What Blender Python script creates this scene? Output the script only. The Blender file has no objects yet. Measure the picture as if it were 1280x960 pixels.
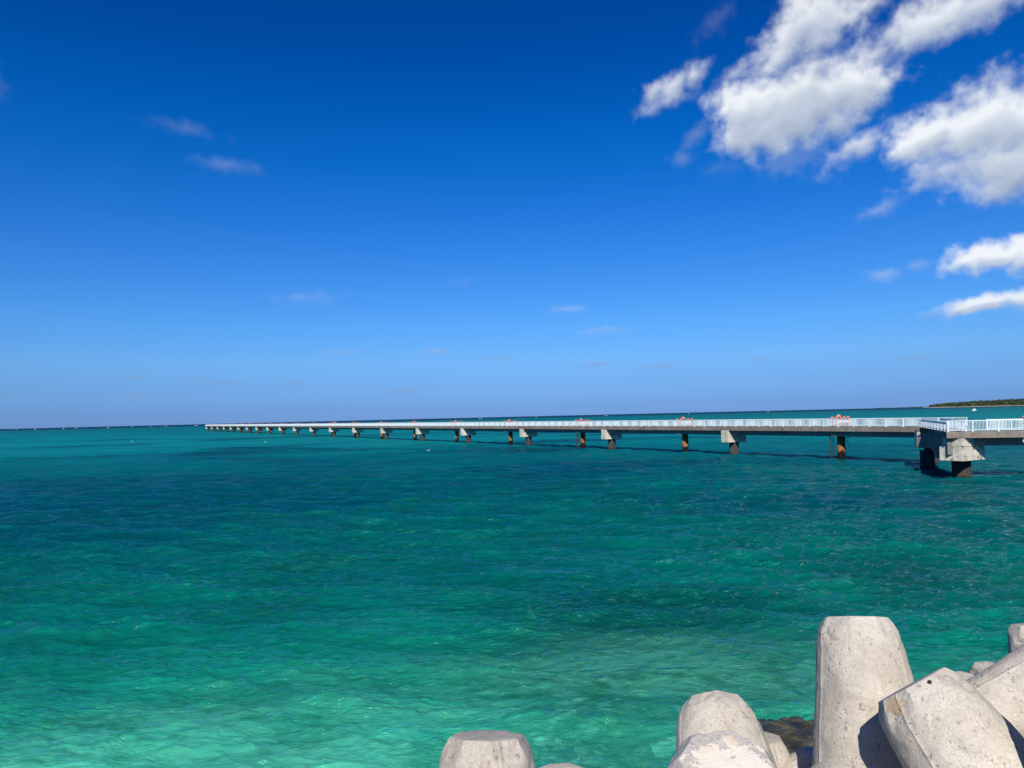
import bpy, bmesh, math, random
import numpy as np
from mathutils import Vector, Matrix, noise as mnoise
R = math.radians
scene = bpy.context.scene
col = scene.collection
rnd = random.Random(7)

# ------------------------------------------------------------------ camera
CAM_H, PITCH, ROLL, FPX = 6.94, 2.45, 1.3576, 924.4
cam_data = bpy.data.cameras.new('camera')
cam_data.sensor_width = 36.0
cam_data.lens = 26.0
cam_data.clip_start = 0.1
cam_data.clip_end = 30000
cam = bpy.data.objects.new('camera', cam_data)
col.objects.link(cam)
_p, _r = R(PITCH), R(ROLL)
_fw = Vector((0, math.cos(_p), math.sin(_p)))
_rt0 = Vector((1, 0, 0)); _up0 = Vector((0, -math.sin(_p), math.cos(_p)))
_rt = _rt0 * math.cos(_r) - _up0 * math.sin(_r)
_up = _up0 * math.cos(_r) + _rt0 * math.sin(_r)
M = Matrix(((_rt.x, _up.x, -_fw.x, 0), (_rt.y, _up.y, -_fw.y, 0), (_rt.z, _up.z, -_fw.z, CAM_H), (0, 0, 0, 1)))
cam.matrix_world = M
scene.camera = cam

# ------------------------------------------------------------------ sun, exposure
SUN_AZ, SUN_EL = 262.0, 39.0          # azimuth of the sun, degrees counter-clockwise from +X
sdir = Vector((math.cos(R(SUN_AZ)) * math.cos(R(SUN_EL)), math.sin(R(SUN_AZ)) * math.cos(R(SUN_EL)), math.sin(R(SUN_EL))))
sl = bpy.data.lights.new('sun', 'SUN')
sl.energy = 4.6
sl.angle = R(0.5)
sl.color = (1.0, 0.955, 0.89)
sun = bpy.data.objects.new('sun', sl)
col.objects.link(sun)
sun.rotation_euler = sdir.to_track_quat('Z', 'Y').to_euler()
vs = scene.view_settings
vs.view_transform = 'Standard'; vs.look = 'None'; vs.gamma = 1; vs.exposure = 0.25; vs.use_curve_mapping = False
scene.cycles.use_denoising = True
scene.cycles.max_bounces = 8
scene.cycles.transparent_max_bounces = 12
scene.cycles.caustics_reflective = False
scene.cycles.caustics_refractive = False
scene.cycles.sample_clamp_indirect = 3.0
scene.cycles.sample_clamp_direct = 2.5

# ------------------------------------------------------------------ node helper
class NT:
    def __init__(self, tree): self.t = tree
    def n(self, typ, ins=None, **props):
        nd = self.t.nodes.new(typ)
        for k, v in props.items(): setattr(nd, k, v)
        for k, v in (ins or {}).items(): self.put(nd.inputs[k], v)
        return nd
    def put(self, sock, v):
        if isinstance(v, bpy.types.NodeSocket): self.t.links.new(v, sock)
        elif isinstance(v, bpy.types.Node): self.t.links.new(v.outputs[0], sock)
        else: sock.default_value = v
    def math(self, op, a, b=None, c=None, clamp=False):
        nd = self.n('ShaderNodeMath', operation=op, use_clamp=clamp)
        for i, v in enumerate((a, b, c)):
            if v is not None: self.put(nd.inputs[i], v)
        return nd.outputs[0]
    def vmath(self, op, a, b=None, scale=None):
        nd = self.n('ShaderNodeVectorMath', operation=op)
        self.put(nd.inputs[0], a)
        if b is not None: self.put(nd.inputs[1], b)
        if scale is not None: self.put(nd.inputs['Scale'], scale)
        return nd
    def step(self, v, a, b, lo=0.0, hi=1.0, smooth=True):
        nd = self.n('ShaderNodeMapRange', interpolation_type='SMOOTHSTEP' if smooth else 'LINEAR', clamp=True)
        self.put(nd.inputs['Value'], v)
        for k, x in (('From Min', a), ('From Max', b), ('To Min', lo), ('To Max', hi)): self.put(nd.inputs[k], x)
        return nd.outputs[0]
    def mix(self, f, a, b, mode='MIX'):
        nd = self.n('ShaderNodeMix', data_type='RGBA', blend_type=mode)
        self.put(nd.inputs[0], f); self.put(nd.inputs[6], a); self.put(nd.inputs[7], b)
        return nd.outputs[2]
    def noise(self, vec, scale, detail=4, rough=0.55, dist=0.0, lac=2.0):
        nd = self.n('ShaderNodeTexNoise', noise_dimensions='3D')
        self.put(nd.inputs['Vector'], vec)
        nd.inputs['Scale'].default_value = scale; nd.inputs['Detail'].default_value = detail
        nd.inputs['Roughness'].default_value = rough; nd.inputs['Distortion'].default_value = dist
        nd.inputs['Lacunarity'].default_value = lac
        return nd
    def ramp(self, v, stops, interp='LINEAR'):
        nd = self.n('ShaderNodeValToRGB'); self.put(nd.inputs[0], v)
        cr = nd.color_ramp; cr.interpolation = interp
        while len(cr.elements) < len(stops): cr.elements.new(0.5)
        for e, (p, c) in zip(cr.elements, stops):
            e.position = p; e.color = (c[0], c[1], c[2], 1) if len(c) == 3 else c
        return nd.outputs[0]
    def mapping(self, vec, loc=(0, 0, 0), rot=(0, 0, 0), scale=(1, 1, 1), typ='POINT'):
        nd = self.n('ShaderNodeMapping', vector_type=typ)
        self.put(nd.inputs['Vector'], vec)
        if typ != 'NORMAL': nd.inputs['Location'].default_value = loc
        nd.inputs['Rotation'].default_value = rot; nd.inputs['Scale'].default_value = scale
        return nd.outputs[0]

def rgb(r, g, b): return (r, g, b, 1.0)
def srgb(r, g, b):
    f = lambda c: (c / 255 / 12.92) if c / 255 <= 0.04045 else ((c / 255 + 0.055) / 1.055) ** 2.4
    return (f(r), f(g), f(b), 1.0)

# ------------------------------------------------------------------ sky with clouds
# clouds: centre azimuth (deg right of +Y), elevation (deg), half width, half height (deg), tilt (deg), strength
CLOUDS = []
def cloud(px, py, hw, hh, tilt=0.0, s=1.0):
    # turns a bearing read off the photograph into azimuth and elevation on the sky
    d = _fw + _rt * ((px - 640) / FPX) - _up * ((py - 480) / FPX)
    d.normalize()
    loc = math.cos(math.atan2(math.hypot(px - 640, 0), FPX))
    az, el = math.degrees(math.atan2(d.x, d.y)), math.degrees(math.asin(d.z))
    k = math.degrees(1.0 / FPX) * (FPX ** 2 / (FPX ** 2 + (px - 640) ** 2 + (py - 480) ** 2)) ** 0.5
    CLOUDS.append((az, el, hw * k / max(0.3, math.cos(R(el))) * (0.82 + 0.18 * loc), hh * k, tilt, s))
# the big heap and its upper bands
cloud(1000, 135, 105, 62, 14, 1.25)
cloud(1060, 105, 62, 48, 0, 1.2)
cloud(945, 140, 60, 48, 0, 1.15)
cloud(990, 195, 40, 24, 10, .62)
cloud(1072, 185, 50, 18, 25, .7)
cloud(1010, 40, 95, 40, 22, .95)
cloud(1005, 12, 45, 26, 10, .85)
cloud(960, 65, 60, 18, 22, .7)
cloud(1165, 28, 84, 34, 15, .95)
cloud(1230, 5, 70, 28, 12, .8)
cloud(1120, 50, 46, 24, 10, .72)
# right hand heap
cloud(1240, 155, 105, 62, 10, 1.2)
cloud(1165, 172, 62, 40, 15, 1.1)
cloud(1262, 205, 80, 40, 5, 1.15)
cloud(1185, 215, 50, 26, 0, .7)
cloud(1350, 130, 90, 70, 0, 1.2)
# lower flat banks
cloud(1240, 318, 62, 20, 9, 1.15)
cloud(1310, 312, 70, 26, 5, 1.2)
cloud(1285, 300, 36, 16, 0, 1.1)
cloud(1232, 380, 66, 12, 5, 1.05)
cloud(1300, 374, 60, 16, 3, 1.15)
cloud(1168, 392, 22, 6, 5, .5)
# wisps
cloud(842, 110, 46, 20, 24, .72); cloud(868, 95, 24, 13, 30, .7)
cloud(866, 170, 17, 10, 40, .50); cloud(851, 199, 15, 8, 0, .5)
cloud(895, 25, 26, 12, 40, .36); cloud(905, 210, 18, 9, 0, .34)
cloud(1100, 262, 32, 9, 12, .60); cloud(1107, 343, 26, 8, 4, .62); cloud(1143, 333, 18, 7, 4, .52)
cloud(290, 207, 36, 9, -4, .44); cloud(230, 160, 34, 8, -4, .34); cloud(2, 110, 12, 20, 0, .34)
cloud(383, 371, 36, 9, 2, .42); cloud(582, 353, 14, 6, 0, .34)
cloud(712, 387, 22, 5, 2, .40); cloud(752, 414, 40, 6, 2, .52)
for x, y, w in ((430, 440, 20), (545, 440, 18), (622, 447, 18), (748, 455, 26), (783, 451, 12), (830, 457, 32), (950, 448, 16),
                (1143, 446, 26), (245, 475, 12), (285, 478, 26), (367, 477, 14), (165, 472, 14), (168, 494, 18), (80, 494, 14), (20, 494, 18), (500, 488, 20)):
    cloud(x, y, w * 1.1, 4.2, 2, .62)

world = bpy.data.worlds.new('World')
scene.world = world
world.use_nodes = True
world.node_tree.nodes.clear()


def perlin(X, Y, seed):
    rs = np.random.RandomState(seed)
    g = rs.rand(256, 256) * 2 * np.pi
    gx, gy = np.cos(g), np.sin(g)
    xi = np.floor(X).astype(int); yi = np.floor(Y).astype(int)
    u, v = X - xi, Y - yi
    def c(i, j):
        a_, b_ = (xi + i) & 255, (yi + j) & 255
        return gx[a_, b_] * (u - i) + gy[a_, b_] * (v - j)
    fu = u * u * u * (u * (u * 6 - 15) + 10); fv = v * v * v * (v * (v * 6 - 15) + 10)
    n0 = c(0, 0) * (1 - fu) + c(1, 0) * fu; n1 = c(0, 1) * (1 - fu) + c(1, 1) * fu
    return (n0 * (1 - fv) + n1 * fv) * 1.5
def pfbm(X, Y, freq, octv, seed, gain=.52, billow=False):
    out_ = np.zeros_like(X); a_ = 1.0; tot = 0
    for o_ in range(octv):
        n_ = perlin(X * freq + 31.7 * o_, Y * freq + 11.3 * o_, seed + o_)
        out_ += a_ * ((.42 - np.abs(n_)) * 1.6 if billow else n_); tot += a_
        a_ *= gain; freq *= 2.07
    return out_ / tot
def smooth(a_, b_, x): 
    q = np.clip((x - a_) / (b_ - a_), 0, 1); return q * q * (3 - 2 * q)
AZ0, AZ1, EL0, EL1, PPD = -52.0, 52.0, 0.0, 46.0, 20
def cloud_layer():
    nx, ny = int((AZ1 - AZ0) * PPD), int((EL1 - EL0) * PPD)
    A, E_ = np.meshgrid(AZ0 + (np.arange(nx) + .5) / PPD, EL0 + (np.arange(ny) + .5) / PPD)
    wx = pfbm(A, E_, .22, 5, 10); wy = pfbm(A, E_, .22, 5, 40)
    wx2 = pfbm(A, E_, .9, 5, 60); wy2 = pfbm(A, E_, .9, 5, 80)
    f = np.full(A.shape, -1.0); op = np.ones(A.shape)
    for az_, el_, hw, hh, tilt, s_ in CLOUDS:
        m_ = 2.2 * max(hw, hh) + 2.5
        i0, i1 = int(max(0, (az_ - m_ - AZ0) * PPD)), int(min(nx, (az_ + m_ - AZ0) * PPD))
        j0, j1 = int(max(0, (el_ - m_ - EL0) * PPD)), int(min(ny, (el_ + m_ - EL0) * PPD))
        if i1 <= i0 or j1 <= j0: continue
        sl_ = (slice(j0, j1), slice(i0, i1))
        k = min(1.0, hh / 2.4)
        x_ = A[sl_] + wx[sl_] * 2.2 * k + wx2[sl_] * .7 * min(1, hh / 1.0) - az_
        y_ = E_[sl_] + wy[sl_] * 1.5 * k + wy2[sl_] * .45 * min(1, hh / 1.0) - el_
        c_, s2 = math.cos(R(tilt)), math.sin(R(tilt))
        q = np.sqrt(((x_ * c_ + y_ * s2) / (hw * 1.02)) ** 2 + ((-x_ * s2 + y_ * c_) / (hh * 1.02)) ** 2)
        v_ = s_ * (1 - q)
        o_ = .42 if hh < .32 else .97 if s_ > 1 else (.86 if s_ > .8 else (.72 if s_ > .65 else .46 * s_))
        op[sl_] = np.where(v_ > f[sl_], o_, op[sl_])
        f[sl_] = np.maximum(f[sl_], v_)
    bil = pfbm(A, E_, .34, 6, 120, .52, True)
    det = pfbm(A, E_ * 1.15, .75, 7, 150, .48)
    big = smooth(.3, .75, f)
    F_ = 1.2 * f + .34 * bil + .44 * det + .04
    F_ = np.where(f < -.85, -1, F_)
    def blur(a_, n_):
        for _ in range(n_):
            a_ = (np.roll(a_, 1, 0) + a_ * 2 + np.roll(a_, -1, 0)) / 4
            a_ = (np.roll(a_, 1, 1) + a_ * 2 + np.roll(a_, -1, 1)) / 4
        return a_
    for _ in range(2): op = blur(op, 12)
    alpha_ = smooth(-.16, .98, F_) ** 1.15 * np.clip(op, 0, 1)
    # wisps stay thin
    peak = np.full(A.shape, 0.0)
    Hh = np.clip(F_, 0, 1.3) ** .7
    # how much cloud lies above, towards the sun
    occ = np.zeros_like(F_)
    for i in range(1, 15):
        d_ = int(i * .16 * PPD * (1 + i * .05)); sh_ = int(d_ * .18)
        occ += np.roll(np.pad(alpha_[d_:, :], ((0, d_), (0, 0))), sh_, axis=1) * (1.0 - i / 18.0)
    occ /= 7.6
    gy_, gx_ = np.gradient(blur(Hh, 4))
    rel = (-gy_ * .9 + gx_ * .25) * PPD * .10
    gy2, gx2 = np.gradient(blur(Hh, 60))
    rel += (-gy2 * .9 + gx2 * .3) * PPD * .55
    shade = 1.0 - .42 * smooth(.35, 1.05, blur(occ, 10)) + .55 * np.clip(rel, -.45, .45)
    shade -= .06 * (1 - smooth(.1, .8, F_))
    shade += .06 * (bil - .2)
    shade *= .50 + .50 * np.clip(op, 0, 1)
    return alpha_, np.clip(shade, 0, 1), nx, ny
def cloud_image():
    al, sh_, nx, ny = cloud_layer()
    img = bpy.data.images.new('cloud_layer', nx, ny, alpha=True, float_buffer=True)
    img.colorspace_settings.name = 'Non-Color'
    px_ = np.zeros((ny, nx, 4), dtype=np.float32)
    px_[..., 0] = al; px_[..., 1] = sh_; px_[..., 3] = 1
    img.pixels.foreach_set(px_.ravel()); img.update(); img.pack()
    return img

t = NT(world.node_tree)
tc = t.n('ShaderNodeTexCoord')
dirv = t.vmath('NORMALIZE', tc.outputs['Generated']).outputs[0]
sep = t.n('ShaderNodeSeparateXYZ', {0: dirv})
az = t.math('MULTIPLY', t.math('ARCTAN2', sep.outputs[0], sep.outputs[1]), 57.29578)
el = t.math('MULTIPLY', t.math('ARCSINE', sep.outputs[2]), 57.29578)
sky = t.n('ShaderNodeTexSky', sky_type='NISHITA', sun_disc=False)
sky.sun_elevation = R(SUN_EL); sky.sun_rotation = R(90 - SUN_AZ)
sky.air_density = 1.0; sky.dust_density = 0.3; sky.ozone_density = 4.0; sky.altitude = 0
# grading of the clear sky: deeper and bluer towards the zenith, lavender at the horizon
tint = t.ramp(t.math('DIVIDE', t.math('MAXIMUM', el, 0.0), 40.0, clamp=True), [
    (0.0, (0.216, .432, 1.12)), (0.018, (.197, .409, 1.04)), (.063, (.241, .46, .969)), (.105, (.290, .555, .992)), (.172, (.246, .585, 1.034)),
    (.264, (.171, .547, 1.063)), (.368, (.085, .498, 1.071)), (.461, (.026, .464, 1.037)), (.554, (.004, .415, .984)), (.669, (.0, .323, .879)), (1.0, (.0, .25, .70))])
skyc = t.mix(1.0, sky.outputs[0], tint, 'MULTIPLY')
uv = t.n('ShaderNodeCombineXYZ', {0: t.math('DIVIDE', t.math('SUBTRACT', az, AZ0), AZ1 - AZ0), 1: t.math('DIVIDE', t.math('SUBTRACT', el, EL0), EL1 - EL0), 2: 0.0}).outputs[0]
ci = t.n('ShaderNodeTexImage', {'Vector': uv}, image=cloud_image(), extension='CLIP', interpolation='Cubic')
cs = t.n('ShaderNodeSeparateColor', {0: ci.outputs['Color']})
dens, lit = cs.outputs[0], cs.outputs[1]
lit = t.math('MULTIPLY', lit, t.step(el, 3.5, 7.2, .12, 1.0))
cc = t.ramp(lit, [(0.0, (2.0, 2.7, 4.3)), (0.35, (3.0, 3.7, 5.1)), (0.7, (5.5, 6.1, 6.9)), (1.0, (8.2, 8.5, 8.7))])
lowfade = t.step(el, 1.5, 8.0, 0.75, 1.0)
alpha = t.math('MULTIPLY', t.math('MULTIPLY', dens, lowfade), 0.97)
final = t.mix(alpha, skyc, cc)
bg = t.n('ShaderNodeBackground', {'Color': final, 'Strength': 0.095})
out = t.n('ShaderNodeOutputWorld'); t.put(out.inputs[0], bg.outputs[0])

# ------------------------------------------------------------------ object helpers
def tag(o, label=None, cat=None, group=None, kind=None):
    if label: o['label'] = label
    if cat: o['category'] = cat
    if group: o['group'] = group
    if kind: o['kind'] = kind
    return o
def empty(name, loc=(0, 0, 0), rz=0.0):
    o = bpy.data.objects.new(name, None); col.objects.link(o)
    o.location = loc; o.rotation_euler = (0, 0, rz); o.empty_display_size = 0.2
    return o
def link(name, me, mat, parent=None):
    o = bpy.data.objects.new(name, me); col.objects.link(o)
    if mat and not me.materials: me.materials.append(mat)
    if parent: o.parent = parent
    return o
class MB:
    def __init__(self): self.v = []; self.f = []; self.sm = []
    def add(self, vs, fs, smooth=False):
        b = len(self.v); self.v += [tuple(x) for x in vs]
        self.f += [tuple(i + b for i in q) for q in fs]; self.sm += [smooth] * len(fs)
    def box(self, x0, x1, y0, y1, z0, z1, mtx=None):
        vs = [Vector((x, y, z)) for z in (z0, z1) for y in (y0, y1) for x in (x0, x1)]
        if mtx is not None: vs = [mtx @ v for v in vs]
        self.add(vs, [(0, 2, 3, 1), (4, 5, 7, 6), (0, 1, 5, 4), (2, 6, 7, 3), (0, 4, 6, 2), (1, 3, 7, 5)])
    def bar(self, a, b, r=0.03, seg=4, r2=None, smooth=False):
        a, b = Vector(a), Vector(b); d = (b - a).normalized()
        x = d.orthogonal().normalized(); y = d.cross(x)
        r2 = r if r2 is None else r2
        ph = math.pi / seg
        ring = [(math.cos(2 * math.pi * i / seg + ph), math.sin(2 * math.pi * i / seg + ph)) for i in range(seg)]
        vs = [a + (x * c + y * s) * r for c, s in ring] + [b + (x * c + y * s) * r2 for c, s in ring]
        fs = [(i, (i + 1) % seg, seg + (i + 1) % seg, seg + i) for i in range(seg)]
        fs_cap = [tuple(reversed(range(seg))), tuple(range(seg, 2 * seg))]
        b0 = len(self.v)
        self.add(vs, fs, smooth); self.f += [tuple(i + b0 for i in q) for q in fs_cap]; self.sm += [False] * 2
    def prism(self, poly, z0, z1):
        n = len(poly)
        vs = [(x, y, z0) for x, y in poly] + [(x, y, z1) for x, y in poly]
        self.add(vs, [tuple(reversed(range(n))), tuple(range(n, 2 * n))] + [(i, (i + 1) % n, n + (i + 1) % n, n + i) for i in range(n)])
    def mesh(self, name, bevel=0.0):
        me = bpy.data.meshes.new(name)
        me.from_pydata([tuple(v) for v in self.v], [], self.f)
        me.polygons.foreach_set('use_smooth', self.sm)
        bm = bmesh.new(); bm.from_mesh(me)
        if bevel > 0: bmesh.ops.bevel(bm, geom=list(bm.edges), offset=bevel, segments=1, affect='EDGES', clamp_overlap=True)
        bmesh.ops.recalc_face_normals(bm, faces=bm.faces)
        bm.to_mesh(me); bm.free()
        me.update()
        return me
    def build(self, name, mat, parent=None, bevel=0.0): return link(name, self.mesh(name, bevel), mat, parent)

def material(name):
    m = bpy.data.materials.new(name); m.use_nodes = True; m.node_tree.nodes.clear()
    t = NT(m.node_tree)
    o = t.n('ShaderNodeOutputMaterial')
    return m, t, o
def simple(name, color, rough=0.6, metal=0.0, var=0.12, scale=6.0):
    m, t, o = material(name)
    c = t.n('ShaderNodeTexCoord').outputs['Object']
    nz = t.noise(c, scale, 5, 0.6)
    v = t.step(nz.outputs[0], 0.3, 0.7, 1 - var, 1 + var)
    cl = t.vmath('SCALE', color[:3], scale=v).outputs[0]
    b = t.n('ShaderNodeBsdfPrincipled', {'Base Color': cl, 'Roughness': rough, 'Metallic': metal})
    t.put(o.inputs[0], b.outputs[0])
    return m

# ------------------------------------------------------------------ materials: concrete of the tetrapods
def tetra_material():
    m, t, o = material('armour_concrete')
    c = t.n('ShaderNodeTexCoord').outputs['Object']
    rn = t.n('ShaderNodeObjectInfo').outputs['Random']
    c = t.vmath('ADD', c, t.vmath('SCALE', (37.0, 17.0, 23.0), scale=rn).outputs[0]).outputs[0]
    big = t.noise(c, 0.9, 5, 0.6, 0.4).outputs[0]
    mid = t.noise(c, 4.0, 6, 0.65, 0.6).outputs[0]
    fine = t.noise(c, 26, 4, 0.7).outputs[0]
    grain = t.noise(c, 90, 2, 0.7).outputs[0]
    base = t.ramp(t.math('ADD', t.math('MULTIPLY', big, 0.55), t.math('MULTIPLY', mid, 0.45)),
                  [(0.30, (0.31, 0.265, 0.21)), (0.46, (0.45, 0.40, 0.325)), (0.58, (0.56, 0.505, 0.42)), (0.75, (0.66, 0.61, 0.52))])
    base = t.mix(t.step(fine, 0.45, 0.72, 0.0, 0.35), base, rgb(0.68, 0.64, 0.555))
    base = t.mix(t.step(t.noise(c, 42, 4, .75).outputs[0], 0.52, 0.66, 0.0, 0.45), base, rgb(0.27, 0.225, 0.175))
    # rain streaks and old weed stains
    sk_ = t.noise(t.mapping(c, scale=(2.6, 2.6, .5)), 2.0, 6, .7, .4).outputs[0]
    base = t.mix(t.step(sk_, .53, .70, 0.0, .42), base, rgb(0.25, 0.20, 0.145))
    base = t.mix(t.step(t.noise(c, .55, 4, .6).outputs[0], .52, .68, 0.0, .38), base, rgb(0.36, 0.30, 0.225))
    # pores
    vo = t.n('ShaderNodeTexVoronoi', feature='F1'); t.put(vo.inputs['Vector'], t.vmath('ADD', c, t.vmath('SCALE', t.noise(c, 14, 3).outputs['Color'], scale=0.10).outputs[0]).outputs[0])
    vo.inputs['Scale'].default_value = 15.0
    keep = t.step(t.noise(c, 5.5, 3, 0.6).outputs[0], 0.46, 0.60)
    pore = t.math('MULTIPLY', t.step(vo.outputs['Distance'], 0.16, 0.34, 1.0, 0.0), keep)
    vo2 = t.n('ShaderNodeTexVoronoi', feature='F1'); t.put(vo2.inputs['Vector'], t.vmath('ADD', c, t.vmath('SCALE', t.noise(c, 30, 3).outputs['Color'], scale=0.05).outputs[0]).outputs[0])
    vo2.inputs['Scale'].default_value = 44.0
    pore2 = t.math('MULTIPLY', t.step(vo2.outputs['Distance'], 0.18, 0.38, 1.0, 0.0), t.step(mid, 0.42, 0.58))
    base = t.mix(t.math('MULTIPLY', pore, 0.55), base, rgb(0.17, 0.145, 0.115))
    base = t.mix(t.math('MULTIPLY', pore2, 0.38), base, rgb(0.20, 0.175, 0.145))
    # grime from a slow noise
    gr = t.step(t.noise(c, 1.7, 7, 0.7, 1.0).outputs[0], 0.56, 0.72)
    base = t.mix(t.math('MULTIPLY', gr, 0.45), base, rgb(0.27, 0.235, 0.195))
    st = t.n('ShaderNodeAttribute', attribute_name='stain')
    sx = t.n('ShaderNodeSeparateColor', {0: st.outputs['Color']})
    edge = t.math('MULTIPLY', t.math('SUBTRACT', mid, 0.5), 0.9)
    rust = t.step(t.math('ADD', sx.outputs[0], t.math('MULTIPLY', t.math('SUBTRACT', t.noise(c, 11, 6, .75).outputs[0], .5), 1.9)), 0.42, 0.56)
    base = t.mix(t.math('MULTIPLY', rust, 0.7), base, rgb(0.44, 0.28, 0.14))
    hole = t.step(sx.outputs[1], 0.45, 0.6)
    base = t.mix(hole, base, rgb(0.03, 0.022, 0.018))  # shade inside a small hole, painted on as a dark spot
    patch_e = t.math('ADD', sx.outputs[2], t.math('MULTIPLY', t.math('SUBTRACT', t.noise(c, 6.5, 7, 0.68, 0.5).outputs[0], 0.5), 1.15))
    patch = t.step(patch_e, 0.50, 0.55)
    pc = t.mix(t.step(t.noise(c, 3.5, 4, 0.6).outputs[0], 0.54, 0.72, 0.0, 0.6), rgb(0.66, 0.60, 0.50), rgb(0.58, 0.43, 0.28))
    base = t.mix(t.math('MULTIPLY', patch, 0.88), base, pc)
    ring = t.math('MULTIPLY', t.step(sx.outputs[2], 0.08, 0.2), t.math('SUBTRACT', 1.0, patch))
    base = t.mix(t.math('MULTIPLY', ring, 0.55), base, rgb(0.36, 0.345, 0.325))
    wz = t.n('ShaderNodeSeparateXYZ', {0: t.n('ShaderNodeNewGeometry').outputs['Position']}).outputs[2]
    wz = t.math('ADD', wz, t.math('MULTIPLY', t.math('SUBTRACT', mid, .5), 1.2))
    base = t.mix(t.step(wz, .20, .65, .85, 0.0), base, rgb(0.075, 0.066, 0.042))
    h = t.math('ADD', t.math('MULTIPLY', mid, 0.5), t.math('ADD', t.math('MULTIPLY', fine, 0.42), t.math('MULTIPLY', grain, 0.16)))
    h = t.math('SUBTRACT', h, t.math('MULTIPLY', pore, 0.42)); h = t.math('SUBTRACT', h, t.math('MULTIPLY', pore2, 0.22))
    h = t.math('ADD', h, t.math('MULTIPLY', patch, 0.25))
    bp = t.n('ShaderNodeBump', {'Strength': 0.55, 'Distance': 0.035, 'Height': h})
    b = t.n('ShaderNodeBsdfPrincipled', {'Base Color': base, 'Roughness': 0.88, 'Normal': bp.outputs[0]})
    b.inputs['Specular IOR Level'].default_value = 0.25
    t.put(o.inputs[0], b.outputs[0])
    return m

def pier_concrete(name, c0, c1, c2, rust=0.0, tide=False, patches=0.0):
    m, t, o = material(name)
    geo = t.n('ShaderNodeNewGeometry')
    c = geo.outputs['Position']
    sx = t.n('ShaderNodeSeparateXYZ', {0: c})
    big = t.noise(c, 0.35, 5, 0.6, 0.5).outputs[0]
    mid = t.noise(c, 2.0, 6, 0.68, 0.3).outputs[0]
    streak = t.noise(t.mapping(c, scale=(2.2, 2.2, 0.28)), 1.4, 5, 0.65).outputs[0]
    v = t.math('ADD', t.math('MULTIPLY', big, 0.35), t.math('ADD', t.math('MULTIPLY', mid, 0.30), t.math('MULTIPLY', streak, 0.35)))
    base = t.ramp(v, [(0.36, c0), (0.50, c1), (0.64, c2)])
    if rust:
        rr = t.step(t.noise(c, 0.8, 5, 0.7).outputs[0], 0.58, 0.70)
        base = t.mix(t.math('MULTIPLY', rr, rust), base, rgb(0.26, 0.11, 0.045))
    if patches:
        pp = t.step(t.noise(c, 1.3, 5, 0.7).outputs[0], 0.54, 0.66)
        base = t.mix(t.math('MULTIPLY', pp, patches), base, rgb(0.10, 0.088, 0.072))
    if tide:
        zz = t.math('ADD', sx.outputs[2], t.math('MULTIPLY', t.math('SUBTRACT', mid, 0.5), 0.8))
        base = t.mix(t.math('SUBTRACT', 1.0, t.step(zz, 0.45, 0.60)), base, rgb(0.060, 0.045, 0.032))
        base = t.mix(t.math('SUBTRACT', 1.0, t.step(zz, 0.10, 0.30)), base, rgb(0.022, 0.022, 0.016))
    bp = t.n('ShaderNodeBump', {'Strength': 0.5, 'Distance': 0.05, 'Height': mid})
    b = t.n('ShaderNodeBsdfPrincipled', {'Base Color': base, 'Roughness': 0.9, 'Normal': bp.outputs[0]})
    b.inputs['Specular IOR Level'].default_value = 0.08
    t.put(o.inputs[0], b.outputs[0])
    return m
M_TETRA = tetra_material()
M_DECK = pier_concrete('weathered_deck_concrete', (0.13, 0.105, 0.085), (0.215, 0.185, 0.155), (0.31, 0.275, 0.235), rust=0.75)
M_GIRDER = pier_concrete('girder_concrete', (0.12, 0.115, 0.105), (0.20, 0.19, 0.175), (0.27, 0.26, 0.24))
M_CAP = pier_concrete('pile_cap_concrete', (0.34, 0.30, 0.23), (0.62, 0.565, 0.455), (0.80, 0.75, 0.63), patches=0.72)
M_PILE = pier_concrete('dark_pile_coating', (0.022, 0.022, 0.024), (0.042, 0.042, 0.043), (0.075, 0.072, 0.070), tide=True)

def rusty_pile_material():
    m, t, o = material('rusty_pile_steel')
    c = t.n('ShaderNodeNewGeometry').outputs['Position']
    z = t.n('ShaderNodeSeparateXYZ', {0: c}).outputs[2]
    n1 = t.noise(c, 1.3, 6, 0.7, 0.6).outputs[0]
    n2 = t.noise(c, 4.0, 5, 0.7).outputs[0]
    zz = t.math('ADD', z, t.math('MULTIPLY', t.math('SUBTRACT', n1, 0.5), 2.4))
    rustc = t.ramp(n2, [(0.32, (0.13, 0.042, 0.018)), (0.5, (0.28, 0.105, 0.038)), (0.68, (0.40, 0.21, 0.09))])
    dark = t.ramp(n2, [(0.40, (0.006, 0.005, 0.005)), (0.62, (0.014, 0.011, 0.009)), (0.80, (0.06, 0.042, 0.034))])
    base = t.mix(t.step(zz, .95, 1.45), dark, rustc)
    bp = t.n('ShaderNodeBump', {'Strength': 0.6, 'Distance': 0.05, 'Height': n2})
    b = t.n('ShaderNodeBsdfPrincipled', {'Base Color': base, 'Roughness': 0.9, 'Specular IOR Level': 0.08, 'Normal': bp.outputs[0]})
    t.put(o.inputs[0], b.outputs[0])
    return m
M_RUST = rusty_pile_material()
M_RAIL = simple('pale_railing_paint', (0.70, 0.79, 0.79), 0.45, 0.0, 0.10, 3.0)
M_PINK = simple('faded_orange_paint', (0.72, 0.25, 0.17), 0.5, 0.0, 0.18, 8.0)
M_WHITEP = simple('white_paint', (0.78, 0.77, 0.75), 0.4, 0.0, 0.06, 5.0)
M_LENS = simple('lamp_glass', (0.75, 0.62, 0.55), 0.15, 0.0, 0.05, 5.0)
M_DARKM = simple('dark_steel', (0.016, 0.02, 0.024), 0.7, 0.0, 0.25, 8.0)

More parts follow.
